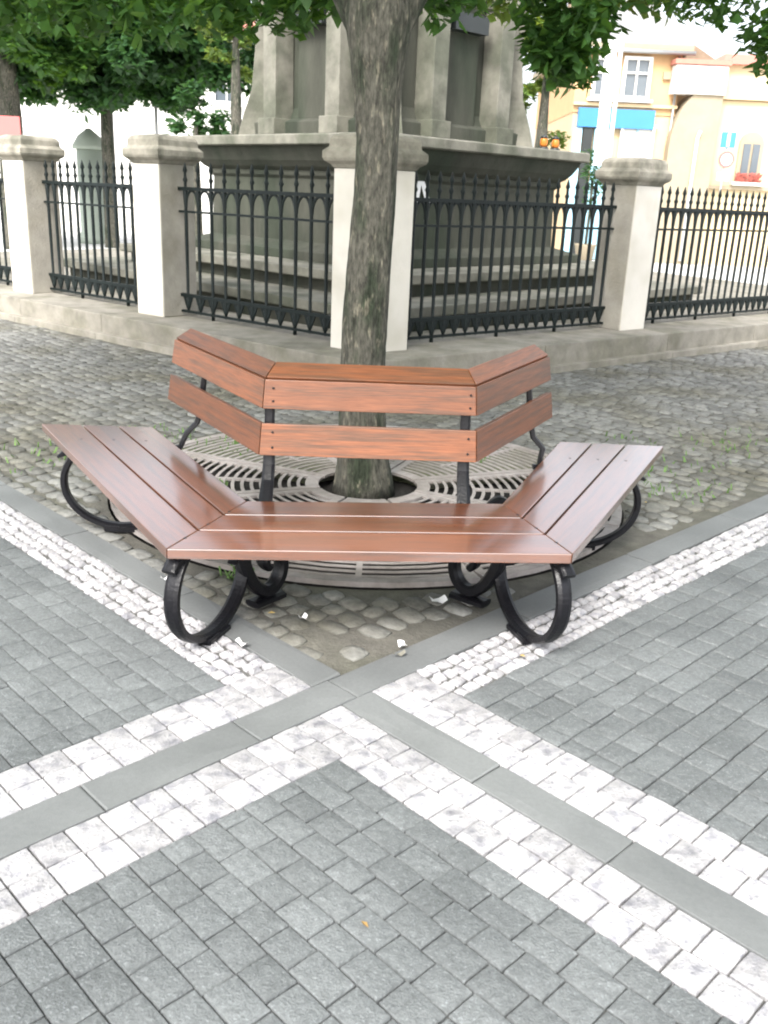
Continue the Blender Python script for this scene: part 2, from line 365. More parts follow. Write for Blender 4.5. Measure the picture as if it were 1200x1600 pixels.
# ---------------------------------------------------------------- tree pit with cobbles
GC = (-0.10, 5.10); GR = 1.43; GH = 0.285
fd = [(-.788, .626), (.771, .643)]                    # directions of the fence lines, left and right
FC = (-.202, 8.204)                                    # front corner of the corner post
def inside_ledge(x, y, off):
    """True where the fence ledge stands, its front face `off` in front of the posts"""
    dx, dy = x - FC[0], y - FC[1]
    nl = (-.626, -.788); nr = (.643, -.771)
    return dx * nl[0] + dy * nl[1] < off and dx * nr[0] + dy * nr[1] < off
outer = [W(UC + .003, VC + .003)]
n = 96
ringp = []
def ray_to_pit(a):
    dx, dy = math.cos(a), math.sin(a); t = 14.0
    u_, v_ = (GC[0] + GC[1]) * S2, (GC[1] - GC[0]) * S2; du, dv = (dx + dy) * S2, (dy - dx) * S2
    if du < 0: t = min(t, (UC + .003 - u_) / du)
    if dv < 0: t = min(t, (VC + .003 - v_) / dv)
    return (GC[0] + dx * t, GC[1] + dy * t)
b = MB(); ca = math.atan2(W(UC, VC)[1] - GC[1], W(UC, VC)[0] - GC[0])
angs = [ca + 2 * PI * k / n for k in range(n)]
inn = [(GC[0] + math.cos(a) * (GR + .01), GC[1] + math.sin(a) * (GR + .01)) for a in angs]; out = [ray_to_pit(a) for a in angs]
b.stack([[(*p, -.11) for p in inn], [(*p, -.018) for p in inn], [(*p, -.018) for p in out], [(*p, -.11) for p in out]], cap=False)
pit = b.build("pit_earth", M['soil'], kind="structure")
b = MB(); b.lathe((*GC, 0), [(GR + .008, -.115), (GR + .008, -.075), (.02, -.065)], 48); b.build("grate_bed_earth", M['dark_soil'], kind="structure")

recs = []
rowu = UC + .04
while rowu < 16:
    rw = .102
    vv = VC + .04 + random.uniform(0, .1)
    while vv < 14:
        l = random.uniform(.09, .15)
        u_ = rowu + random.uniform(-.015, .015); v_ = vv + l / 2
        x, y = W(u_, v_)
        d = math.hypot(x - GC[0], y - GC[1])
        if in_view(x, y, .3) and d > GR + .07 and not inside_ledge(x, y, .50):
            if not (math.hypot(u_ - UC, v_ - VC) < .38 and random.random() < .45):
                recs.append((random.randrange(10), x, y, -.007 + random.uniform(-.006, .004), rw * random.uniform(.92, 1.12), l * 1.02, PI / 4 + random.uniform(-.30, .30)))
        vv += l
    rowu += rw
place_stones(pit, "cobble", cobbles, recs, 300)

# weeds and moss between the cobbles
b = MB()
for cx, cy, rad, nn in ((-.98, 4.95, .10, 90), (-1.6, 6.0, .3, 60), (-1.0, 5.9, .3, 60), (1.9, 6.2, .5, 50), (2.6, 6.6, .5, 40), (-2.2, 5.4, .4, 50), (.55, 5.75, .12, 40), (-.62, 3.75, .08, 30), (1.7, 5.4, .4, 60)):
    for _ in range(nn):
        a = random.uniform(0, 2 * PI); r = rad * math.sqrt(random.random()); x, y = cx + r * math.cos(a), cy + r * math.sin(a)
        h = random.uniform(.01, .035); t = random.uniform(0, PI); w = random.uniform(.004, .010); lx, ly = random.uniform(-.02, .02), random.uniform(-.02, .02)
        b.add([(x - w * math.cos(t), y - w * math.sin(t), -.01), (x + w * math.cos(t), y + w * math.sin(t), -.01), (x + lx + w * .5, y + ly, h), (x + lx - w * .5, y + ly, h)], [(0, 1, 2, 3)])
b.build("weeds", M['weed'], fix=False, kind="stuff", label="small green weeds sprouting between the cobbles round the grate", cat="weeds")

# ---------------------------------------------------------------- tree grate
gr = empty("tree_grate", (*GC, 0), 0, "round slotted cast iron grate around the foot of the tree", "tree grate")
def sector(mb, a0, a1, r0, r1, z0, z1, nseg):
    ri = []
    for k in range(nseg + 1):
        a = a0 + (a1 - a0) * k / nseg; c, s = math.cos(a), math.sin(a)
        ri.append([(r0 * c, r0 * s, z0), (r1 * c, r1 * s, z0), (r1 * c, r1 * s, z1), (r0 * c, r0 * s, z1)])
    mb.stack(ri)
for k in range(8):
    c0 = -PI / 2 + k * PI / 4; h = PI / 8; mb = MB()
    sector(mb, c0 - h + .03, c0 + h - .03, GH, GH + .075, -.004, .012, 6)                 # inner rim
    sector(mb, c0 - h + .007, c0 + h - .007, GR - .055, GR - .002, -.012, .012, 8)       # outer rim
    for sgn in (-1, 1):                                                                   # radial frame bars
        a = c0 + sgn * (h); nx, ny = -math.sin(a) * sgn, math.cos(a) * sgn; dx, dy = math.cos(a), math.sin(a)
        o0, o1 = -.008, -.050
        P = [(GH + .02, o0), (GR - .05, o0), (GR - .05, o1), (GH + .02, o1)]
        mb.prism([(dx * q + nx * o, dy * q + ny * o) for q, o in P], -.004, .0115)
    a = c0; dx, dy = math.cos(a), math.sin(a)
    mb.prism([(dx * q - dy * o, dy * q + dx * o) for q, o in ((.62, -.014), (GR - .06, -.014), (GR - .06, .014), (.62, .014))], -.002, .011)
    r = GH + .105
    while r < GR - .075:
        e = .046 / r
        sector(mb, c0 - h + e * .6, c0 + h - e * .6, r, r + .019, .005, .010, 6)
        r += .053
    o = mb.build("grate_segment", M['grate'], gr)
    if k in (3, 4, 5):
        mb = MB(); sector(mb, c0 - h + .04, c0 + h - .04, GH + .07, GR - .07, -.06, .004, 8); mb.build("packed_grit", M['grit'], gr)

# ---------------------------------------------------------------- bench
bench = empty("tree_bench", (0, 0, 0), 0, "three-sided slatted wooden bench with black iron legs wrapping the tree", "bench")
ZS = .448
OUT = [(-1.712, 4.461), (-.718, 2.870), (.656, 2.986), (1.395, 4.555)]
INN = [(-1.172, 4.493), (-.534, 3.404), (.469, 3.510), (.872, 4.554)]
def lerp(a, b, t): return tuple(a[i] + (b[i] - a[i]) * t for i in range(len(a)))
def shrink(q, g):
    """move the two long edges and ends of a quad inwards by g"""
    c = [sum(p[i] for p in q) / 4 for i in (0, 1)]; res = []
    for p in q:
        dx, dy = c[0] - p[0], c[1] - p[1]; l = math.hypot(dx, dy); res.append((p[0] + dx / l * g, p[1] + dy / l * g))
    return res
def slat_obj(name, m, a, b_, pts_fn, parent):
    """a slat as its own object with x axis along its length so that the grain runs with it"""
    rz = math.atan2(b_[1] - a[1], b_[0] - a[0]); c, s = math.cos(-rz), math.sin(-rz)
    vs = []
    for x, y, z in pts_fn: vs.append(((x - a[0]) * c - (y - a[1]) * s, (x - a[0]) * s + (y - a[1]) * c, z - .5))
    mb = MB(); mb.add(vs, [(3, 2, 1, 0), (4, 5, 6, 7), (0, 1, 5, 4), (1, 2, 6, 5), (2, 3, 7, 6), (3, 0, 4, 7)])
    o = mb.build(name, m, parent, bevel=.003); o.location = (a[0], a[1], .5); o.rotation_euler = (0, 0, rz); return o
for sct in range(3):
    A0, A1, B0, B1 = OUT[sct], OUT[sct + 1], INN[sct], INN[sct + 1]
    for (t0, t1) in ((0, .352), (.372, .676), (.696, 1.0)):
        q = [lerp(A0, B0, t0), lerp(A1, B1, t0), lerp(A1, B1, t1), lerp(A0, B0, t1)]
        dx, dy = A1[0] - A0[0], A1[1] - A0[1]; l = math.hypot(dx, dy); e = (dx / l * .0018, dy / l * .0018)
        q = [(q[0][0] + e[0], q[0][1] + e[1]), (q[1][0] - e[0], q[1][1] - e[1]), (q[2][0] - e[0], q[2][1] - e[1]), (q[3][0] + e[0], q[3][1] + e[1])]
        slat_obj("seat_plank", M['seat_wood'], q[0], q[1], [(*p, ZS - .036) for p in q] + [(*p, ZS) for p in q], bench)
BK = [(-1.085, 4.47), (-.505, 3.535), (.360, 3.565), (.802, 4.44)]
# back profile: (outward offset towards the tree, z) pairs for the front face of each slat
SL = [((.000, .598), (.018, .722)), ((.026, .780), (.044, .892)), ((.052, .900), (.125, .948))]
def offs(i, d):
    """corner i of the back line moved d towards the tree along its mitre"""
    mit = [(.98, .03), None, None, (-.98, .03)]
    if mit[i]: v = mit[i]; return (BK[i][0] + v[0] * d, BK[i][1] + v[1] * d)
    dirs = [(.36, .93), (-.36, .93)]; v = dirs[i - 1]; k = 1.12
    return (BK[i][0] + v[0] * d * k, BK[i][1] + v[1] * d * k)
for sct in range(3):
    for k, ((d0, z0), (d1, z1)) in enumerate(SL):
        th = .028; ex, ez = d1 - d0, z1 - z0; l = math.hypot(ex, ez); nd, nz = ez / l * th, -ex / l * th   # thickness direction (back and down)
        pts = []
        for dd, zz in ((d0, z0), (d0 + nd, z0 + nz)): pts += [(*offs(sct, dd), zz), (*offs(sct + 1, dd), zz)]
        top = []
        for dd, zz in ((d1, z1), (d1 + nd, z1 + nz)): top += [(*offs(sct, dd), zz), (*offs(sct + 1, dd), zz)]
        P = [pts[0], pts[1], pts[3], pts[2], top[0], top[1], top[3], top[2]]
        a, b_ = P[0][:2], P[1][:2]; dx, dy = b_[0] - a[0], b_[1] - a[1]; l = math.hypot(dx, dy)
        P = [(p[0] + dx / l * .002 * (1 if i in (0, 3, 4, 7) else -1), p[1] + dy / l * .002 * (1 if i in (0, 3, 4, 7) else -1), p[2]) for i, p in enumerate(P)]
        slat_obj("back_slat", M['wood'], P[0], P[1], P, bench)
frames = [((-1.549, 4.205), (-1.005, 4.235), (-.925, 4.235)), (OUT[1], INN[1], BK[1]), (OUT[2], INN[2], BK[2]), ((1.235, 4.245), (.755, 4.245), (.715, 4.245))]
for i, (o_, inn_, bk) in enumerate(frames):
    d = (inn_[0] - o_[0], inn_[1] - o_[1]); l = math.hypot(*d); d = (d[0] / l, d[1] / l)
    f = empty("leg_frame", (0, 0, 0)); f.parent = bench
    og = (o_[0] + d[0] * .02, o_[1] + d[1] * .02, 0)
    zt = ZS - .037; cx_, cz_, ra, rb = .262, .232, .262, .214
    path = [(cx_ + ra * math.cos(a), cz_ + rb * math.sin(a)) for a in [math.radians(128 + (405 - 128) * k / 60) for k in range(61)]]
    mb = MB(); mb.ribbon(path, og, d, .054, .031)
    mb.ribbon([(.02, zt - .012), (.52, zt - .012)], og, d, .045, .022)                      # seat bearer
    mb.build("ring_leg", M['iron'], f, bevel=0.0)
    mb = MB(); mb.ribbon([(.19, .008), (.34, .008)], og, d, .075, .026); mb.box((og[0] + d[0] * .22, og[1] + d[1] * .22, .012), (.07, .07, .022), math.atan2(d[1], d[0]))
    mb.build("foot_pad", M['iron'], f)
    sc = [(-.01, zt - .03), (.0, .34), (.0, .26), (.02, .19), (.05, .125), (.09, .075), (.135, .05), (.18, .06), (.215, .10), (.225, .155), (.205, .205), (.17, .225), (.135, .205), (.125, .175), (.145, .15)]
    sd_ = {1: (.62, .78), 2: (-.80, .60)}.get(i, d); so_ = (og[0] + d[0] * .49, og[1] + d[1] * .49, 0)
    fine = []
    for k_ in range(len(sc) - 1):
        p0, p1, p2, p3 = sc[max(k_ - 1, 0)], sc[k_], sc[k_ + 1], sc[min(k_ + 2, len(sc) - 1)]
        for j_ in range(4):
            t_ = j_ / 4; fine.append(tuple(.5 * (2 * p1[q_] + (p2[q_] - p0[q_]) * t_ + (2 * p0[q_] - 5 * p1[q_] + 4 * p2[q_] - p3[q_]) * t_ * t_ + (3 * p1[q_] - p0[q_] - 3 * p2[q_] + p3[q_]) * t_ ** 3) for q_ in (0, 1)))
    fine.append(sc[-1]); nf = len(fine)
    mb = MB(); mb.ribbon(fine, so_, sd_, .062, [.060 - .028 * k_ / nf for k_ in range(nf)])
    mb.ribbon([(.06, .014), (.22, .014)], so_, sd_, .075, .028)
    mb.build("scroll_leg", M['iron'], f)
    # short leaf-shaped curls cast on the ring
    mb = MB()
    for z_, s_ in ((.335, .50), (.245, .525)):
        mb = MB(); mb.ribbon([(s_, z_), (s_ - .035, z_ + .012), (s_ - .075, z_ + .004), (s_ - .10, z_ - .016)], og, d, .040, [.034, .030, .024, .010])
        mb.build("cast_curl", M['iron'], f)
    mb = MB(); mb.ribbon([(.09, zt - .012), (.02, zt - .028), (-.015, zt - .05)], og, d, .050, [.04, .034, .018])
    mb.build("cast_curl", M['iron'], f)
    if i in (1, 2):
        so = (-.462, 3.345, 0) if i == 1 else (.318, 3.425, 0); dd = (-.035, .999); lb = .205 if i == 1 else .150; l0 = .0
    else:
        so = og; dd = d; lb = math.hypot(bk[0] - o_[0], bk[1] - o_[1]) - .02; l0 = l - .06
    bp = [(l0, zt - .005), (l0 + .07, zt + .012), (lb - .02, .49), (lb + .032, .545), (lb + .050, .62), (lb + .062, .70), (lb + .072, .78), (lb + .090, .86), (lb + .115, .900)]
    mb = MB(); mb.ribbon(bp, so, dd, [.055, .055, .05, .048, .045, .04, .04, .036, .03], .026)
    mb.build("back_support", M['iron'], f)
    if i in (1, 2):
        for zb, yb in ((.63, .002), (.69, .010), (.81, .030), (.86, .037)):
            xb = -.452 if i == 1 else .322; yf = BK[1][1] + (BK[2][1] - BK[1][1]) * (xb - BK[1][0]) / (BK[2][0] - BK[1][0])
            b0 = MB(); b0.lathe((xb, yf + yb, zb), [(.001, -.004), (.004, -.003), (.005, 0), (.004, .003), (.001, .004)], 8); b0.build("bolt_head", M['iron'], f)
    for s_ in (.10, .26, .42):
        mb = MB(); mb.lathe((og[0] + d[0] * s_ * l / .58, og[1] + d[1] * s_ * l / .58, ZS - .003), [(.007, 0), (.007, .003), (.005, .004)], 8)
        mb.build("bolt_head", M['iron'], f)

# ---------------------------------------------------------------- trees
def leaf_mesh(name, m, centres, radii, counts, size, droop=0.35, seed=1, ratio=.62):
    """leaf clusters: folded leaf-shaped quads spread in ellipsoidal clumps"""
    r = np.random.default_rng(seed); C = []
    for c, rd, k in zip(centres, radii, counts):
        k = int(k)
        if k <= 0: continue
        d = r.normal(size=(k, 3)); d /= np.linalg.norm(d, axis=1)[:, None]
        rr = r.random(k) ** .45
        rd3 = np.array(rd if hasattr(rd, '__len__') else (rd, rd, rd * .75))
        C.append(np.array(c) + d * rr[:, None] * rd3)
    P = np.concatenate(C); n = len(P)
    a = r.random(n) * 2 * PI; tilt = r.normal(0, .45, n) - droop
    dx = np.stack([np.cos(a) * np.cos(tilt), np.sin(a) * np.cos(tilt), np.sin(tilt)], 1)
    side = np.stack([-np.sin(a), np.cos(a), r.normal(0, .35, n)], 1); side /= np.linalg.norm(side, axis=1)[:, None]
    s = size * r.uniform(.6, 1.25, n)[:, None]
    nrm = np.cross(dx, side)
    v0 = P; v1 = P + dx * s * .45 + side * s * ratio * .5 - nrm * s * .08; v2 = P + dx * s; v3 = P + dx * s * .45 - side * s * ratio * .5 - nrm * s * .08; 
    V = np.stack([v0, v1, v2, v3], 1).reshape(-1, 3)
    me = bpy.data.meshes.new(name); me.vertices.add(4 * n); me.vertices.foreach_set("co", V.ravel())
    idx = (np.arange(n) * 4)[:, None]; tri = np.concatenate([idx + [0, 1, 2], idx + [0, 2, 3]], 1).ravel()
    me.loops.add(6 * n); me.loops.foreach_set("vertex_index", tri.astype(np.int32))
    me.polygons.add(2 * n); me.polygons.foreach_set("loop_start", (np.arange(2 * n) * 3).astype(np.int32)); me.polygons.foreach_set("loop_total", np.full(2 * n, 3, np.int32))
    at = me.attributes.new("rnd", 'FLOAT', 'FACE'); at.data.foreach_set("value", np.repeat(r.random(n), 2))
    me.materials.append(m); me.update(calc_edges=True); return me

# the tree inside the bench
tree = empty("shade_tree", (-.13, 5.17, 0), 0, "tree with mottled grey bark growing through the middle of the bench", "tree")
def rel(p, o): return (p[0] - o[0], p[1] - o[1], p[2] - (o[2] if len(o) > 2 else 0))
TO = (-.13, 5.17, 0)
trunk_pts = [(-.13, 5.17, -.075), (-.132, 5.17, .02), (-.138, 5.17, .12), (-.147, 5.17, .3), (-.155, 5.175, .6), (-.15, 5.18, .95), (-.138, 5.185, 1.3), (-.122, 5.19, 1.6), (-.118, 5.19, 1.85), (-.125, 5.19, 2.05), (-.128, 5.19, 2.22), (-.13, 5.2, 2.42), (-.13, 5.22, 2.62)]
trunk_r = [.185, .168, .15, .136, .122, .123, .117, .110, .109, .118, .136, .165, .15]
def bark_tube(mb, pts, rad, nn=28, seed=0, ridge=.0):
    rr = random.Random(seed); rings = []
    ph = [rr.uniform(0, 6.28) for _ in range(6)]
    P = []; R = []; rid = [rr.uniform(-1, 1) for _ in range(nn)]
    for i in range(len(pts) - 1):
        st = max(1, int((Vector(pts[i + 1]) - Vector(pts[i])).length / .05))
        for k in range(st): P.append(lerp(pts[i], pts[i + 1], k / st)); R.append(rad[i] + (rad[i + 1] - rad[i]) * k / st)
    P.append(pts[-1]); R.append(rad[-1])
    a = Vector((1, 0, 0))
    for i, p in enumerate(P):
        t = (Vector(P[min(i + 1, len(P) - 1)]) - Vector(P[max(i - 1, 0)])).normalized(); a = (a - t * a.dot(t)).normalized(); b_ = t.cross(a); ring = []
        rid = [q * .82 + rr.uniform(-.45, .45) for q in rid]
        for k in range(nn):
            th = 2 * PI * k / nn; z = i * .05
            f = 1 + .025 * math.sin(3 * th + ph[0] + z) + .02 * math.sin(7 * th + ph[1] + 2.3 * z) + .018 * math.sin(13 * th + ph[2] - 5 * z) + rr.uniform(-.012, .012) + ridge * rid[k]
            ring.append(Vector(p) + (a * math.cos(th) + b_ * math.sin(th)) * R[i] * f)
        rings.append(ring)
    mb.stack(rings, smooth=True)
mb = MB(); bark_tube(mb, [rel(p, TO) for p in trunk_pts], trunk_r, 72, 3, .022)
tr = mb.build("trunk", M['bark'], tree)
limbs = [[(-.15, 5.22, 2.30), (-.34, 5.24, 2.62), (-.72, 5.25, 2.85), (-1.25, 5.4, 3.35), (-1.9, 5.6, 4.1)],
         [(-.11, 5.22, 2.30), (.06, 5.22, 2.60), (.38, 5.15, 2.95), (.85, 5.3, 3.5), (1.4, 5.5, 4.3)],
         [(-.13, 5.24, 2.35), (-.14, 5.42, 2.75), (-.05, 5.8, 3.3), (.1, 6.3, 4.2)],
         [(-.13, 5.22, 2.45), (-.2, 5.1, 2.95), (-.35, 4.5, 3.6), (-.5, 3.9, 4.1)]]
for i, lp in enumerate(limbs):
    mb = MB(); k = len(lp); bark_tube(mb, [rel(p, TO) for p in lp], [.10 - .075 * j / (k - 1) for j in range(k)], 14, 10 + i)
    mb.build("limb", M['bark'], tree)
C, R_, K = [], [], []
def clump(c, r, k): C.append(rel(c, TO)); R_.append(r); K.append(k)
rr = random.Random(5)
for i in range(240):       # main crown
    a = rr.uniform(0, 2 * PI); q = math.sqrt(rr.random()); x = -.2 + 4.6 * q * math.cos(a); y = 5.0 + 4.2 * q * math.sin(a)
    z = 3.15 + 2.6 * rr.random() * (1 - q * q * .55) + .25 * q
    if y < 3.9 and z < 3.7: z += .9
    clump((x, y, z), (.62, .62, .40), 150)
# hanging sprays that show at the top of the picture
for (x, y, z, r, k) in [(.90, 6.0, 2.62, .26, 260), (1.0, 6.1, 2.38, .20, 260), (.82, 6.05, 2.45, .16, 170), (1.1, 6.2, 2.62, .2, 200), (.80, 6.0, 2.80, .30, 240), (1.22, 6.1, 2.82, .22, 140), (.5, 6.0, 2.95, .28, 150), (1.55, 6.3, 2.95, .24, 120),
                        (2.45, 7.0, 2.72, .22, 170), (2.62, 7.1, 2.58, .18, 110), (2.1, 7.0, 2.92, .26, 170), (1.75, 6.9, 2.95, .22, 120), (2.7, 7.0, 2.95, .3, 200),
                        (-.65, 5.8, 2.60, .26, 260), (-1.0, 5.9, 2.62, .28, 280), (-1.45, 6.0, 2.60, .32, 330), (-1.9, 6.1, 2.62, .34, 340), (-2.4, 6.2, 2.62, .38, 360), (-1.2, 6.3, 2.9, .4, 300), (-2.0, 6.5, 2.95, .45, 350), (-2.8, 6.6, 2.75, .4, 350),
                        (-.42, 5.6, 2.62, .20, 160), (.22, 5.5, 2.62, .22, 190), (.30, 5.7, 2.78, .26, 150), (-.28, 5.3, 2.62, .18, 90)]:
    clump((x, y, z), (r, r, r * .72), k)
ls = [(1.45, 6.5, 2.88, .22, 130), (1.15, 6.9, 2.95, .25, 130), (.75, 7.2, 2.98, .28, 140), (1.9, 7.2, 3.0, .25, 110), (-.6, 6.3, 2.72, .16, 70), (.6, 6.8, 2.80, .14, 60)]
link("light_foliage", leaf_mesh("light_foliage", M['leaf_light'], [rel(q[:3], TO) for q in ls], [(q[3], q[3], q[3] * .7) for q in ls], [q[4] for q in ls], .10, .3, 9), tree)
me = leaf_mesh("crown", M['leaf'], C, R_, K, .105, .4, 3); link("crown", me, tree)

def bg_tree(x, y, h, tr_r, crown_c, crown_r, nclump, per, leaf, m, label, cat="tree", group=None, seed=0, lean=0.0):
    rr = random.Random(seed); t = empty("background_tree", (x, y, -.12), 0, label, cat, group)
    mb = MB(); bark_tube(mb, [(0, 0, -.05), (lean * .3, 0, h * .5), (lean, 0, h), (lean, 0, crown_c[2] - y * 0)], [tr_r * 1.2, tr_r, tr_r * .85, tr_r * .4], 12, seed); mb.build("trunk", M['bark'], t)
    C, R_, K = [], [], []
    for i in range(nclump):
        d = Vector((rr.gauss(0, 1), rr.gauss(0, 1), rr.gauss(0, 1))).normalized() * (rr.random() ** .4)
        c = (crown_c[0] + d.x * crown_r[0], crown_c[1] + d.y * crown_r[1], crown_c[2] + d.z * crown_r[2])
        C.append(c); q = rr.uniform(.5, .9) * min(crown_r) * .42; R_.append((q, q, q * .75)); K.append(per)
    link("crown", leaf_mesh("crown", m, C, R_, K, leaf, .3, seed + 50), t)
    return t
bg_tree(-7.65, 26, 3.9, .17, (.3, 0, 5.0), (4.4, 3.0, 1.45), 230, 290, .24, M['leaf_dark'], "dark leafy tree behind the fence between the two left posts", seed=11)
bg_tree(-9.4, 24, 4.4, .30, (-.5, 0, 5.0), (3.0, 2.4, 1.3), 120, 230, .24, M['leaf'], "tree with a thick brown trunk at the left edge behind the first post", seed=12)
bg_tree(2.75, 19.5, 2.6, .14, (0, 0, 4.2), (.75, .9, 1.6), 24, 130, .16, M['leaf_light'], "pale green leafy tree rising beside the right edge of the monument", seed=13)
bg_tree(1.2, 22, 3.4, .16, (0, 0, 5.9), (1.9, 1.5, 1.3), 30, 130, .18, M['leaf_light'], "yellow-green treetop showing above the monument", seed=14)
bg_tree(-4.3, 21, 1.6, .10, (0, 0, 2.95), (.75, .7, .75), 14, 110, .15, M['leaf_dark'], "low dark bushy tree right beside the left edge of the monument", seed=15)
bg_tree(-3.2, 19.5, 3.3, .12, (-.2, 0, 4.6), (.7, .6, 1.1), 12, 90, .15, M['leaf_light'], "light green tree close behind the upper left of the monument", seed=16)

# ---------------------------------------------------------------- fence
def Fp(line, t, d, z=0):
    """point on a fence line: t along, d behind the posts' front face"""
    dx, dy = fd[line]; nx, ny = ((.626, .788), (-.643, .771))[line]
    return (FC[0] + dx * t + nx * d, FC[1] + dy * t + ny * d, z)
LZ = .25
ledge = empty("fence_ledge", (0, 0, 0)); tag(ledge, kind="structure")
def corner(off):     # outer corner of a line offset `off` in front of both faces
    nl = (-.626, -.788); nr = (.643, -.771)
    A_ = np.array([nl, nr]); r_ = np.linalg.solve(A_, np.array([off + nl[0] * FC[0] + nl[1] * FC[1], off + nr[0] * FC[0] + nr[1] * FC[1]])); return tuple(r_)
OFF = .38; WID = 1.25
for line in (0, 1):
    t = 0.0; k = 0; L_ = 12.0
    c_out, c_in = corner(OFF), corner(OFF - WID)
    dx, dy = fd[line]; nx, ny = ((.626, .788), (-.643, .771))[line]
    ts = lambda p: (p[0] - FC[0]) * dx + (p[1] - FC[1]) * dy
    t0o, t0i = ts(c_out), ts(c_in)
    cuts = [0]; 
    while cuts[-1] < 11.5: cuts.append(cuts[-1] + (1.72 if line == 0 else 1.9) + random.uniform(-.15, .15))
    for a, b2 in zip(cuts[:-1], cuts[1:]):
        ao, ai = (t0o, t0i) if a == 0 else (a, a)
        q = [Fp(line, ao + .003, -OFF)[:2], Fp(line, b2 - .003, -OFF)[:2], Fp(line, b2 - .003, -OFF + WID)[:2], Fp(line, ai + .003, -OFF + WID)[:2]]
        mb = MB(); mb.prism(q, -.11, LZ + random.uniform(-.003, .003)); mb.build("ledge_stone", M['ledge'], ledge, bevel=.012)
        q = [Fp(line, (ao if a else t0o) + .003, -OFF - .085)[:2], Fp(line, b2 - .003, -OFF - .085)[:2], Fp(line, b2 - .003, -OFF + .01)[:2], Fp(line, ao + .003, -OFF + .01)[:2]]
        mb = MB(); mb.prism(q, -.11, .055); mb.build("plinth_stone", M['ledge'], ledge, bevel=.008)
# gravel court inside the fence
ci = corner(OFF - WID + .02)
mb = MB(); mb.prism([ci, Fp(1, 12, WID - OFF - .02)[:2], (0, 30), Fp(0, 12, WID - OFF - .02)[:2]], -.11, .20); mb.build("court_ground", M['ledge'], kind="structure")

def rot_of(line): return math.atan2(fd[line][1], fd[line][0]) if line == 1 else math.atan2(-fd[0][1], -fd[0][0])
PW = .44
def post(line, t, label, cornerpost=False, w=PW):
    if cornerpost:
        p0 = FC; a = (FC[0] + fd[0][0] * w, FC[1] + fd[0][1] * w); b_ = (FC[0] + fd[1][0] * w, FC[1] + fd[1][1] * w); back = (a[0] + fd[1][0] * w, a[1] + fd[1][1] * w)
        base = [p0, b_, back, a]; faces = [0, 1]
    else:
        base = [Fp(line, t, 0)[:2], Fp(line, t + w, 0)[:2], Fp(line, t + w, w)[:2], Fp(line, t, w)[:2]]; faces = [line]
    cx = sum(p[0] for p in base) / 4; cy = sum(p[1] for p in base) / 4
    root = empty("fence_post", (cx, cy, LZ), 0, label, "stone post", "square stone posts of the fence")
    B_ = [(p[0] - cx, p[1] - cy) for p in base]
    sc_ = lambda k: [(p[0] * k, p[1] * k) for p in B_]
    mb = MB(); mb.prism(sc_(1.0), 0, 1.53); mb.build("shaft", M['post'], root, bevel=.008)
    # added thin slab, paler to paint the lit look of each outward face
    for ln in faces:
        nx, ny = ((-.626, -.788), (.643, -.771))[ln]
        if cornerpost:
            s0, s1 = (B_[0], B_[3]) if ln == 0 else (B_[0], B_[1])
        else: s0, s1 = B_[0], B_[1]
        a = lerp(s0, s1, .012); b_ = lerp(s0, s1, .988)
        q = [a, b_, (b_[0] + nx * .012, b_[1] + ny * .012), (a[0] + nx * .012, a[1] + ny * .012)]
        mb = MB(); mb.prism(q, .0, 1.525); mb.build("lit_face_slab", M['post_lit_face'], root)
    mb = MB(); r_ = []
    for k, z in ((1.04, 1.53), (1.12, 1.56), (1.28, 1.585), (1.33, 1.61), (1.33, 1.665), (1.24, 1.685), (1.16, 1.70), (1.14, 1.76), (1.06, 1.79), (.85, 1.81), (.4, 1.815)):
        r_.append([(p[0] * k, p[1] * k, z) for p in B_])
    mb.stack(r_); mb.build("cap", M['cap'], root, bevel=.006)
    return root
post(0, 0, "corner post of the stone fence directly behind the tree trunk", True)
T_L2 = 2.81; T_L1 = 5.32; T_L0 = 8.0; T_R1 = 3.94; T_R2 = 7.95
post(0, T_L2, "second stone post from the left edge, where the long left railing ends")
post(0, T_L1, "stone post nearest the left edge of the picture")
post(0, T_L0, "stone fence post farthest along the left side", w=PW)
post(1, T_R1 - .44 + .04, "stone post right of the monument, in front of the shops")
post(1, T_R2, "stone fence post farthest along the right side")

# railings: one bar mesh shared by every bar
def bar_mesh(foot):
    mb = MB(); z0 = (-.0 if foot else .03)
    prof = [(.019, z0), (.019, .09), (.026, .115), (.016, .145), (.028, .185), (.015, .215), (.0185, .70), (.0185, 1.06), (.017, 1.10), (.027, 1.27), (.015, 1.31), (.015, 1.36), (.026, 1.385), (.015, 1.41), (.014, 1.455), (.025, 1.475), (.006, 1.545), (.001, 1.555)]
    if not foot: prof = [(.002, .03)] + prof[1:]
    mb.lathe((0, 0, 0), prof, 8); return mb.mesh("bar", M['fence_iron'])
mbk = MB(); mbk.add([(-.075, -.008, .213), (.075, -.008, .213), (.020, -.008, .085), (-.020, -.008, .085), (-.075, .008, .213), (.075, .008, .213), (.020, .008, .085), (-.020, .008, .085)],
        [(0, 1, 2, 3), (7, 6, 5, 4), (0, 4, 5, 1), (1, 5, 6, 2), (2, 6, 7, 3), (3, 7, 4, 0)])
BRK = mbk.mesh("bracket", M['fence_iron'])
BAR, BARF = bar_mesh(False), bar_mesh(True)
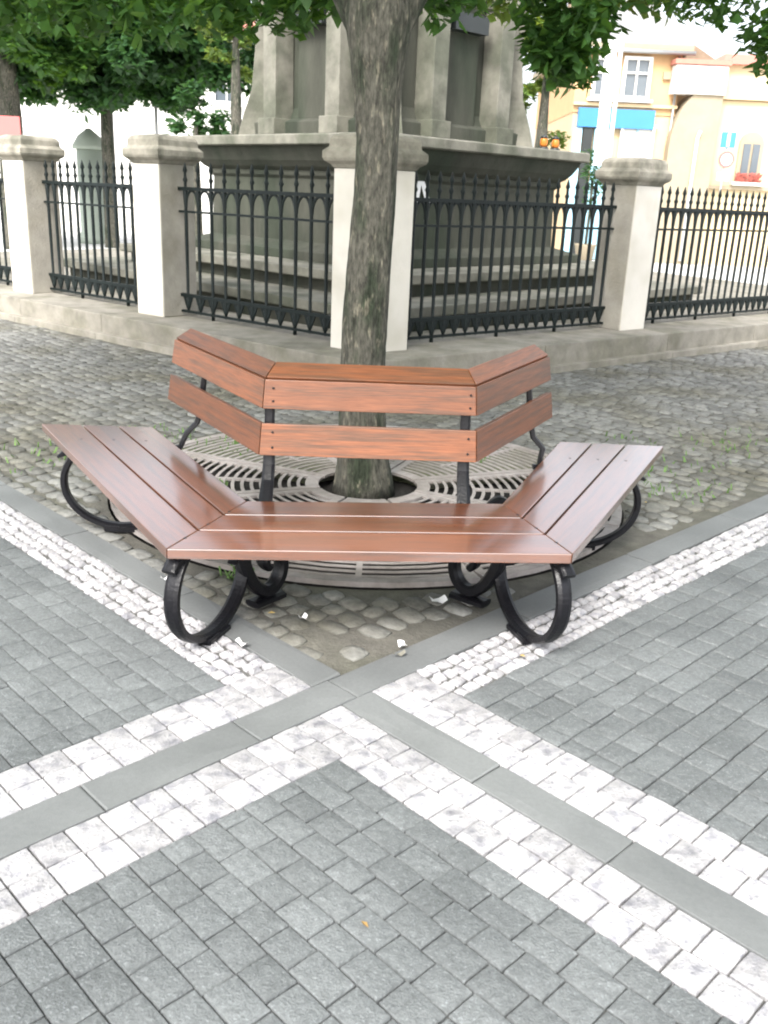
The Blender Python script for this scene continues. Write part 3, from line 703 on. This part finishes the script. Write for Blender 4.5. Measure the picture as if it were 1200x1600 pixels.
def railing(line, t0, t1, nbar, label):
    p0 = Fp(line, t0, .24, LZ); p1 = Fp(line, t1, .24, LZ); ang = math.atan2(p1[1] - p0[1], p1[0] - p0[0]); L_ = math.hypot(p1[0] - p0[0], p1[1] - p0[1])
    root = empty("iron_railing", p0, ang, label, "railing", "iron railing panels between the stone posts")
    for z, hh, ww in ((1.30, .034, .040), (1.075, .022, .028), (.225, .032, .040), (.055, .024, .034)):
        mb = MB(); mb.box((L_ / 2, 0, z), (L_ + .02, ww, hh)); mb.build("rail", M['fence_iron'], root)
    sp = L_ / nbar
    for i in range(nbar):
        o = link("bar", BARF if i % 6 == 3 else BAR, root); o.location = ((i + .5) * sp, 0, 0)
    # pointed arches below the top rail and drops above the bottom rail
    arch = MB(); pa = [(-sp / 2 + .01 + (sp / 2 - .01) * (1 - math.cos(k / 5 * PI / 2)), 1.13 + .155 * math.sin(k / 5 * PI / 2)) for k in range(6)]
    for pp in (pa, [(-x, z) for x, z in pa]): arch.ribbon(pp, (0, 0, 0), (1, 0), 0.018, .026)
    am = arch.mesh("arch", M['fence_iron'])
    for i in range(nbar - 1): o = link("arch", am, root); o.location = ((i + 1) * sp, 0, 0)
    for i in range(nbar): o = link("bracket", BRK, root); o.location = ((i + .5) * sp, 0, 0)
    return root
railing(0, PW, T_L2, 12, "iron railing from the tree's corner post to the next post on the left")
railing(0, T_L2 + PW, T_L1, 14, "short iron railing between the two stone posts on the left")
railing(0, T_L1 + PW, T_L0, 14, "iron railing running off past the left edge of the picture")
railing(1, PW, T_R1 - .40, 21, "long iron railing between the corner post and the right post")
railing(1, T_R1 + .04, T_R2, 27, "iron railing right of the right post, in front of the yellow building")

# ---------------------------------------------------------------- monument
mon = empty("monument", (-.2, 13.88, 0), PI / 4, "tall grey stone monument with a flared ledge and columns behind the fence", "monument")
# local square aligned to the axes after the 45 degree turn; half sizes
def sq(h, z): return [(-h, -h, z), (h, -h, z), (h, h, z), (-h, h, z)]
def sqstack(prof): mb = MB(); mb.stack([sq(h, z) for h, z in prof]); return mb
sqstack([(3.20, .19), (3.20, .39)]).build("base_riser", M['monument'], mon)  # dark stone carries the shadow below the lower step in its colour
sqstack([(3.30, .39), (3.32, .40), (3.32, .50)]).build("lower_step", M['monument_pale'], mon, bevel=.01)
sqstack([(2.56, .50), (2.56, .635)]).build("step_riser", M['monument'], mon)  # darker than the slabs, standing in for the upper step's overhang shadow
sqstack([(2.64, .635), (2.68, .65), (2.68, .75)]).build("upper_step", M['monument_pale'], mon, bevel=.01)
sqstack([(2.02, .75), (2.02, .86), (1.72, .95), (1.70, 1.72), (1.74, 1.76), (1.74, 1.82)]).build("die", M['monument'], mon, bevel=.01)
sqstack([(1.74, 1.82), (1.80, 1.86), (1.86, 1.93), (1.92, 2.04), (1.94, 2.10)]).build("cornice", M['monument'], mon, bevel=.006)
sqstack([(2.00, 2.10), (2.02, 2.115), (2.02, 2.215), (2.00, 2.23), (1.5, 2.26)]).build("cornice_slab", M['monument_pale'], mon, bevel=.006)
# upper body
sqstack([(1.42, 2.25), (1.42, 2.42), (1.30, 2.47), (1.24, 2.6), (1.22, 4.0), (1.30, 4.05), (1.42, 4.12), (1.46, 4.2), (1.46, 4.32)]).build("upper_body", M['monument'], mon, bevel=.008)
for k in range(4):
    a = k * PI / 2; R2 = Matrix.Rotation(a, 3, 'Z')
    # corner buttress with a scrolled foot, standing on the diagonal
    mb = MB(); prof = [(0, 0, .46), (.16, 0, .46), (.10, .25, .40), (-.02, .6, .36), (-.08, 1.2, .34), (-.06, 1.68, .34), (.02, 1.74, .42), (.02, 1.84, .42)]
    d = Vector((-1, -1, 0)).normalized(); e = Vector((1, -1, 0)).normalized(); rings = []
    for (o_, z, w) in prof:
        c0 = d * (1.86 + o_); c1 = d * 1.3
        rings.append([tuple(R2 @ (p + Vector((0, 0, 2.245 + z)))) for p in (c1 - e * w / 2, c0 - e * w / 2, c0 + e * w / 2, c1 + e * w / 2)])
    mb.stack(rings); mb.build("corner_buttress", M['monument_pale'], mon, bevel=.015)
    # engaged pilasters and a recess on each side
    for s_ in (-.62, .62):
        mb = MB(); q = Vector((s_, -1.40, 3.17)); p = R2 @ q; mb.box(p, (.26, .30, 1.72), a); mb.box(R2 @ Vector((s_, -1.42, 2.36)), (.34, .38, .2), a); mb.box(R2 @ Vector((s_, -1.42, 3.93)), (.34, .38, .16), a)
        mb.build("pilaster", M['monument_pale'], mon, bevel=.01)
    mb = MB(); mb.box(R2 @ Vector((0, -1.27, 3.05)), (.62, .10, 1.3), a); mb.build("niche_panel", M['monument'], mon, bevel=.01)
    mb = MB(); mb.box(R2 @ Vector((0, -1.34, 3.62)), (.62, .26, .20), a); mb.build("niche_hood", M['dark'], mon)
# pinned white ribbon on the right side of the monument
mb = MB(); 
def wallp(s_, z, off): v = Matrix.Rotation(PI / 4, 3, 'Z') @ Vector((1.705 + off, s_, z)); return v
tr0 = Matrix.Rotation(PI / 4, 3, 'Z')
def mpt(lx, ly, z): v = tr0 @ Vector((lx, ly, z)); return (v.x - .2, v.y + 13.88, v.z)
X0 = -1.05; yw = -1.712
for dxs in (-.11, .11):
    top = (X0, yw, 1.90 - .1); bot = (X0 + dxs, yw - .03, 1.50)
    mb.add([mpt(top[0] - .03, top[1], top[2]), mpt(top[0] + .03, top[1], top[2]), mpt(bot[0] + .05, bot[1], bot[2]), mpt(bot[0] - .04, bot[1], bot[2]),
            mpt(top[0] - .03, top[1] - .008, top[2]), mpt(top[0] + .03, top[1] - .008, top[2]), mpt(bot[0] + .05, bot[1] - .008, bot[2]), mpt(bot[0] - .04, bot[1] - .008, bot[2])],
           [(0, 1, 2, 3), (7, 6, 5, 4), (0, 4, 5, 1), (1, 5, 6, 2), (2, 6, 7, 3), (3, 7, 4, 0)])
mb.build("ribbon", M['paper'], label="white ribbon hanging as an inverted V under the monument's ledge", cat="ribbon")
# two amber lanterns at the right end of the ledge
for k, (lx, dl) in enumerate(((1.22, "left"), (1.48, "right"))):
    p = mpt(lx, -1.80, 2.225)
    root = empty("lantern", p, PI / 4, "amber grave lantern on the monument's ledge, the %s of the pair" % dl, "lantern", "amber lanterns on the ledge")
    mb = MB(); mb.lathe((0, 0, 0), [(.06, 0), (.075, .02), (.06, .04)], 10); mb.build("base", M['dark'], root)
    mb = MB(); mb.lathe((0, 0, .04), [(.04, 0), (.055, .03), (.05, .09), (.04, .11)], 12); mb.build("glass", M['amber'], root)
    mb = MB(); mb.lathe((0, 0, .15), [(.045, 0), (.055, .012), (.02, .04)], 10); mb.build("lid", M['dark'], root)

# ---------------------------------------------------------------- background buildings (about 30 m away)
GZ = -.12
def window(parent, x0, x1, z0, z1, y, fr=.09, mull=True, glass='glass', sill=True):
    mb = MB(); w = x1 - x0; h = z1 - z0; cx = (x0 + x1) / 2; cz = (z0 + z1) / 2
    mb.box((x0 + fr / 2, y - .05, cz), (fr, .16, h)); mb.box((x1 - fr / 2, y - .05, cz), (fr, .16, h)); mb.box((cx, y - .05, z1 - fr / 2), (w - 2 * fr, .16, fr)); mb.box((cx, y - .05, z0 + fr / 2), (w - 2 * fr, .16, fr))
    if mull: mb.box((cx, y - .045, cz), (.05, .10, h - 2 * fr)); mb.box((cx, y - .048, z0 + h * .62), (w - 2 * fr, .10, .05))
    f = mb.build("window", M['frame'], parent)
    mb = MB(); mb.box((cx, y + .0, cz), (w - 2 * fr + .01, .04, h - 2 * fr + .01)); mb.build("pane", M[glass], f)
    if sill: mb = MB(); mb.box((cx, y - .10, z0 - .04), (w + .2, .26, .08)); mb.build("sill", M['frame'], f)
    return f
# orange shop building
ob = empty("shop_building", (0, 30, GZ), 0, "orange two-storey building with a blue shop fascia on its ground floor", "building")
mb = MB(); mb.box((6.60, 4, 2.1), (3.0, 7.9, 4.2)); mb.build("shop_storey", M['cream'], ob)
mb = MB(); mb.box((6.60, 4, 5.05), (3.04, 7.98, 1.69)); mb.build("upper_storey", M['orange'], ob)
mb = MB(); mb.box((6.6, 4, 5.98), (3.5, 8.5, .16)); mb.build("eaves", M['taupe'], ob)
mb = MB(); mb.prism([(4.85, -.2), (8.35, -.2), (8.35, 8.2), (4.85, 8.2)], 6.061, 6.10); mb.add([(4.85, -.2, 6.10), (8.35, -.2, 6.10), (8.35, 8.2, 6.10), (4.85, 8.2, 6.10), (5.6, 3.5, 8.0), (7.6, 3.5, 8.0)], [(0, 1, 5, 4), (1, 2, 5), (2, 3, 4, 5), (3, 0, 4)])
mb.build("roof", M['grey_roof'], ob)
window(ob, 5.55, 6.2, 4.6, 5.72, -.0); window(ob, 6.42, 7.25, 4.6, 5.75, -.0)
mb = MB(); mb.box((6.36, -.08, 4.06), (2.25, .2, .52)); mb.build("fascia", M['blue'], ob)
for x0, x1, mt in ((5.16, 5.40, 'pale_blue'), (5.44, 5.72, 'dark'), (5.78, 6.2, 'pale_blue')):
    mb = MB(); mb.box(((x0 + x1) / 2, -.06, 1.9), (x1 - x0, .12, 3.74)); mb.build("door" if mt == 'dark' else "door_frame", M[mt], ob)
window(ob, 6.55, 7.55, 2.4, 3.86, -.02, .06, False, 'white_render', False)  # pane coloured white to paint the glare on the shop glass
mb = MB(); mb.lathe((7.55, 0, 0), [(.2, 0)], 4) if False else mb.box((7.72, -.05, 5.28), (.22, .1, .2)); mb.build("wall_plaque", M['taupe'], ob)
mb = MB(); mb.box((5.7, 5, 7.6), (.5, .5, 1.6)); mb.box((5.7, 5, 8.45), (.6, .6, .1)); mb.build("chimney", M['roof'], ob)
mb = MB(); mb.tube([(4.80, -.30, 5.88), (8.40, -.30, 5.86)], .06, 8); mb.tube([(8.02, -.07, 5.8), (8.02, -.07, .1)], .04, 8); mb.build("gutter", M['steel'], ob)
mb = MB(); mb.box((6.6, -.05, 4.44), (3.06, .12, .09)); mb.build("string_course", M['cream'], ob)
mb = MB(); mb.box((7.06, -.10, 3.9), (1.1, .1, .06)); mb.box((7.06, -.07, 3.1), (.05, .06, 1.4)); mb.build("shop_mullion", M['pale_blue'], ob)
mb = MB(); mb.box((6.6, -.03, .35), (2.9, .08, .7)); mb.build("shop_plinth", M['taupe'], ob)
# ochre wing with gable, red coping
wg = empty("gabled_house", (0, 30, GZ), 0, "ochre gabled house with a red tiled coping beside the gateway", "building")
mb = MB(); mb.box((8.72, 4.6, 2.7), (1.20, 7.8, 5.4)); mb.build("wall", M['cream'], wg)
mb = MB(); mb.add([(8.12, .7, 5.4), (9.5, .7, 5.4), (9.5, 8.5, 5.4), (8.12, 8.5, 5.4), (8.12, .7, 6.5), (8.12, 8.5, 6.5), (9.5, .7, 5.75), (9.5, 8.5, 5.75)], [(0, 1, 6, 4), (3, 5, 7, 2), (0, 4, 5, 3), (1, 2, 7, 6), (4, 6, 7, 5), (0, 3, 2, 1)]); mb.build("roof", M['roof'], wg)
mb = MB(); mb.box((8.60, -.25, 5.16), (1.5, .5, .75)); mb.build("parapet", M['white_render'], wg)
mb = MB(); mb.box((8.60, -.25, 5.62), (1.62, .62, .13)); mb.build("coping", M['red_tile'], wg)
# gateway with a quarter arch
gw = empty("stone_gateway", (0, 29.6, GZ), 0, "brown stone archway rising in a curve between the shop and the yellow house", "gateway")
pts = [(7.95, 0)] + [(7.95 + 1.15 * (1 - math.cos(t)), 3.3 + 1.75 * math.sin(t)) for t in [PI / 2 * k / 8 for k in range(9)]] + [(9.35, 5.05), (9.25, 0)]
mb = MB(); mb.add([(x, 0, z) for x, z in pts] + [(x, 1.6, z) for x, z in pts], [tuple(range(len(pts))), tuple(range(2 * len(pts) - 1, len(pts) - 1, -1))] + [(i, (i + 1) % len(pts), len(pts) + (i + 1) % len(pts), len(pts) + i) for i in range(len(pts))])
mb.build("arch_wall", M['taupe'], gw)
mb = MB(); mb.tube([(8.72, -.07, .1), (8.74, -.07, 3.6), (8.80, -.07, 3.8)], .05, 8); mb.build("downpipe", M['pole'], gw)
# yellow house
yh = empty("yellow_house", (0, 30, GZ), 0, "cream yellow house with an arched window and red flowers on its sill", "building")
mb = MB(); mb.box((11.6, 4, 2.35), (4.7, 7.9, 4.7)); mb.build("wall", M['yellow'], yh)
mb = MB(); mb.box((11.6, 4, 4.83), (4.9, 8.2, .22)); mb.build("cornice", M['cream'], yh)
mb = MB(); mb.box((11.6, 4, 5.3), (4.5, 7.7, .72)); mb.build("attic", M['yellow'], yh)
mb = MB(); mb.add([(9.3, -.1, 5.66), (14, -.1, 5.66), (14, 8.1, 5.66), (9.3, 8.1, 5.66), (10.6, 4, 6.5), (13, 4, 6.5)], [(3, 2, 1, 0), (0, 1, 5, 4), (1, 2, 5), (2, 3, 4, 5), (3, 0, 4)]); mb.build("roof", M['red_tile'], yh)
for cx in (10.52, 13.0):
    ap = [(cx - .36, 2.45)] + [(cx - .36 * math.cos(t), 3.5 + .36 * math.sin(t)) for t in [PI * k / 10 for k in range(11)]] + [(cx + .36, 2.45)]
    mb = MB(); n_ = len(ap); mb.add([(x, -.03, z) for x, z in ap] + [(x, .08, z) for x, z in ap], [tuple(range(n_)), tuple(range(2 * n_ - 1, n_ - 1, -1))] + [(i, (i + 1) % n_, n_ + (i + 1) % n_, n_ + i) for i in range(n_)])
    w_ = mb.build("arched_window", M['taupe'], yh)
    mb = MB(); mb.box((cx - .14, -.06, 3.0), (.20, .05, 1.05)); mb.box((cx + .14, -.06, 3.0), (.20, .05, 1.05)); mb.build("pane", M['glass'], w_)
    mb = MB(); mb.box((cx, -.1, 2.40), (.95, .25, .09)); mb.build("sill", M['frame'], w_)
mb = MB(); mb.box((11.6, -.04, 2.28), (4.6, .1, .1)); mb.build("string_course", M['taupe'], yh)
fx = MB()
for _ in range(140):
    x, z = random.uniform(10.15, 10.9), random.uniform(2.44, 2.72); q = .05
    a = random.uniform(0, PI); fx.add([(10 and x - q, 29.83 + random.uniform(-.06, .06), GZ + z), (x + q * math.cos(a), 29.80, GZ + z - q), (x + q, 29.83, GZ + z + q * math.sin(a))], [(0, 1, 2)])
fx.build("flower_box", M['flower'], fix=False, label="red flowers crowded on the sill of the arched window", cat="flowers")
# signs in front of the gateway
sg = empty("road_sign_post", (9.46, 29.0, GZ), 0, "sign post with a blue plate over a round red-rimmed sign by the gateway", "road sign")
mb = MB(); mb.tube([(0, 0, 0), (0, 0, 3.85)], .03, 8); mb.build("pole", M['steel'], sg)
mb = MB(); mb.box((0, -.05, 3.55), (.42, .03, .42)); pl = mb.build("blue_plate", M['blue'], sg)
mb = MB(); mb.box((0, -.07, 3.55), (.08, .012, .36)); mb.build("stripe", M['paper'], pl)
def disc(cx, cz, r, y0, y1, n_=24):
    mb = MB(); P = [(cx + r * math.cos(2 * PI * k / n_), cz + r * math.sin(2 * PI * k / n_)) for k in range(n_)]
    mb.add([(x, y0, z) for x, z in P] + [(x, y1, z) for x, z in P], [tuple(range(n_)), tuple(range(2 * n_ - 1, n_ - 1, -1))] + [(i, (i + 1) % n_, n_ + (i + 1) % n_, n_ + i) for i in range(n_)]); return mb
ds = disc(.03, 3.02, .23, -.06, -.03).build("round_sign", M['red'], sg); disc(.03, 3.02, .16, -.072, -.061).build("sign_face", M['paper'], ds)
mb = MB(); mb.box((0, -.05, 2.56), (.34, .03, .22)); mb.build("lower_plate", M['paper'], sg)
# tall pale banner pole before the shop
bp_ = empty("banner_pole", (5.72, 27.2, GZ), 0, "tall pale pole carrying a long white vertical banner before the blue shop", "banner pole")
mb = MB(); mb.tube([(0, 0, 0), (0, 0, 6.0)], [.07, .05], 10); mb.build("pole", M['pole'], bp_)
mb = MB(); mb.box((-.26, 0, 4.2), (.30, .03, 3.0)); mb.build("banner", M['paper'], bp_)
mb = MB(); mb.box((-.2, 0, 5.74), (.5, .035, .035)); mb.box((-.2, 0, 2.67), (.5, .035, .035)); mb.build("banner_arm", M['pole'], bp_)
# potted shrub at the shop door
pt = empty("potted_shrub", (5.45, 27.8, GZ), 0, "bushy potted shrub standing by the shop door", "potted plant")
mb = MB(); mb.lathe((0, 0, 0), [(.22, 0), (.30, .5), (.33, .55), (.28, .55), (.26, .5)], 14); mb.build("pot", M['taupe'], pt)
mb = MB(); mb.tube([(0, 0, .5), (.02, 0, 1.4), (0, 0, 2.3)], .04, 8); mb.build("stem", M['bark'], pt)
link("foliage", leaf_mesh("foliage", M['leaf_dark'], [(0, 0, 2.5), (.1, 0, 2.1), (-.1, 0, 2.9), (0, 0, 1.7)], [.38, .34, .3, .25], [180, 140, 120, 60], .14, .2, 77), pt)
# white buildings on the left
wb = empty("white_arcade_building", (-11.0, 36, GZ), .12, "long white rendered building with tall arches beyond the left posts", "building")
mb = MB(); mb.box((1.5, 4, 3.25), (13, 8, 6.5)); mb.build("wall", M['white_render'], wb)
mb = MB(); mb.box((1.5, 4, 6.65), (13.6, 8.6, .3)); mb.build("eaves", M['frame'], wb)
mb = MB(); mb.add([(-5.4, -.4, 6.8), (8.4, -.4, 6.8), (8.4, 8.4, 6.8), (-5.4, 8.4, 6.8), (-3, 4, 8.0), (6, 4, 8.0)], [(3, 2, 1, 0), (0, 1, 5, 4), (1, 2, 5), (2, 3, 4, 5), (3, 0, 4)]); mb.build("roof", M['red_tile'], wb)
for k in range(6):
    window(wb, -4.2 + k * 2.1, -3.2 + k * 2.1, 4.5, 6.0, 0)
    cx = -3.7 + k * 2.1
    ap = [(cx - .6, 0)] + [(cx - .6 * math.cos(t), 2.5 + .6 * math.sin(t)) for t in [PI * j / 8 for j in range(9)]] + [(cx + .6, 0)]
    mb = MB(); n_ = len(ap); mb.add([(x, -.04, z) for x, z in ap] + [(x, .06, z) for x, z in ap], [tuple(range(n_)), tuple(range(2 * n_ - 1, n_ - 1, -1))] + [(i, (i + 1) % n_, n_ + (i + 1) % n_, n_ + i) for i in range(n_)])
    mb.build("arched_door", M['frame'], wb)
yb = empty("yellow_townhouse", (-7.2, 44, GZ), 0, "pale yellow townhouse glimpsed between the left tree and the monument", "building")
mb = MB(); mb.box((0, 4, 4.2), (4.5, 8, 8.4)); mb.build("wall", M['yellow'], yb)
mb = MB(); mb.box((0, 4, 8.5), (4.9, 8.4, .3)); mb.build("eaves", M['frame'], yb)
for k in range(3):
    for z in (2.6, 5.4): window(yb, -1.9 + k * 1.35, -1.1 + k * 1.35, z, z + 1.5, 0)
ks = empty("round_kiosk", (-8.6, 27.5, GZ), 0, "grey-green round advertising column beyond the left railing", "advertising column")
mb = MB(); mb.lathe((0, 0, 0), [(.42, 0), (.42, .25), (.36, .3), (.36, 2.5)], 20); mb.build("drum", M['kiosk'], ks)
mb = MB(); mb.lathe((0, 0, 2.5), [(.46, 0), (.46, .1), (.3, .35), (.05, .55)], 20); mb.build("roof", M['kiosk'], ks)
rs = empty("red_sign", (-8.45, 21.5, GZ), 0, "small red sign board on a post at the left edge", "sign")
mb = MB(); mb.tube([(0, 0, 0), (0, 0, 2.6)], .035, 8); mb.build("post", M['steel'], rs)
mb = MB(); mb.box((0, -.05, 2.72), (.55, .04, .42)); mb.build("board", M['red'], rs)
for x, y, h_, lb in ((-6.35, 26, 5.2, "thin dark lamp pole beyond the left railing, nearer the monument"), (-7.65, 26.5, 5.4, "thin dark lamp pole beyond the left railing, next to the white arcade")):
    lp = empty("lamp_pole", (x, y, GZ), 0, lb, "lamp pole", "thin poles beyond the left railing")
    mb = MB(); mb.tube([(0, 0, 0), (0, 0, h_)], [.055, .035], 8); mb.build("pole", M['steel'], lp)
    mb = MB(); mb.lathe((0, 0, h_), [(.05, 0), (.16, .12), (.2, .4), (.05, .5)], 10); mb.build("lamp_head", M['frame'], lp)

# ---------------------------------------------------------------- litter in the pit
def uv_scrap(px, py, w, l, rz, label, m='paper', z=.012):
    mb = MB(); vs = []; fs = []
    for i in range(4):
        for j in range(3):
            vs.append(((i / 3 - .5) * l, (j / 2 - .5) * w * (1 - .3 * abs(i / 3 - .5)), .006 * math.sin(i * 2.1 + j) + (.008 if i in (0, 3) else 0)))
    for i in range(3):
        for j in range(2): a = i * 3 + j; fs.append((a, a + 3, a + 4, a + 1))
    mb.add(vs, fs, True); o = mb.build("litter_scrap", M[m], fix=False, label=label, cat="litter", group="scraps of litter in the tree pit"); o.location = (px, py, z); o.rotation_euler = (0, 0, rz)
uv_scrap(.24, 3.52, .05, .07, .3, "crumpled white scrap beside the right scroll foot of the bench")
uv_scrap(-.30, 3.30, .022, .035, .8, "small white scrap on the cobbles near the left front leg")
uv_scrap(.09, 3.10, .03, .04, 1.9, "white scrap lying just above the pale scrap near the pit corner")
uv_scrap(.075, 3.03, .02, .05, .3, "pale yellow scrap beside the kerb at the pit corner", 'monument_pale')
uv_scrap(-.50, 3.06, .025, .05, -.6, "white scrap on the grey kerb by the left front foot")
uv_scrap(-.92, 3.62, .018, .03, .2, "tiny white scrap left of the bench's left front ring leg")

# a few fallen leaves on the paving
b = MB()
for _ in range(16):
    x = random.uniform(-2.2, 2.6); y = random.uniform(1.6, 6.3); q = random.uniform(.008, .018); a = random.uniform(0, 2 * PI); z = .012
    if math.hypot(x - GC[0], y - GC[1]) < GR: z = .018
    c, s_ = math.cos(a), math.sin(a)
    b.add([(x - q * c, y - q * s_, z), (x + q * .5 * s_, y - q * .5 * c, z + .003), (x + q * c, y + q * s_, z + .001), (x - q * .5 * s_, y + q * .5 * c, z + .005)], [(0, 1, 2), (0, 2, 3)])
M['fallen'] = mat("fallen_leaf", (0.36, 0.27, 0.09), 0.8, 0.4, 20, coord='World', second=(0.20, 0.10, 0.04), second_scale=1.0)
b.build("fallen_leaves", M['fallen'], fix=False, kind="stuff", label="small dry yellow leaves scattered over the paving and the pit", cat="leaves")
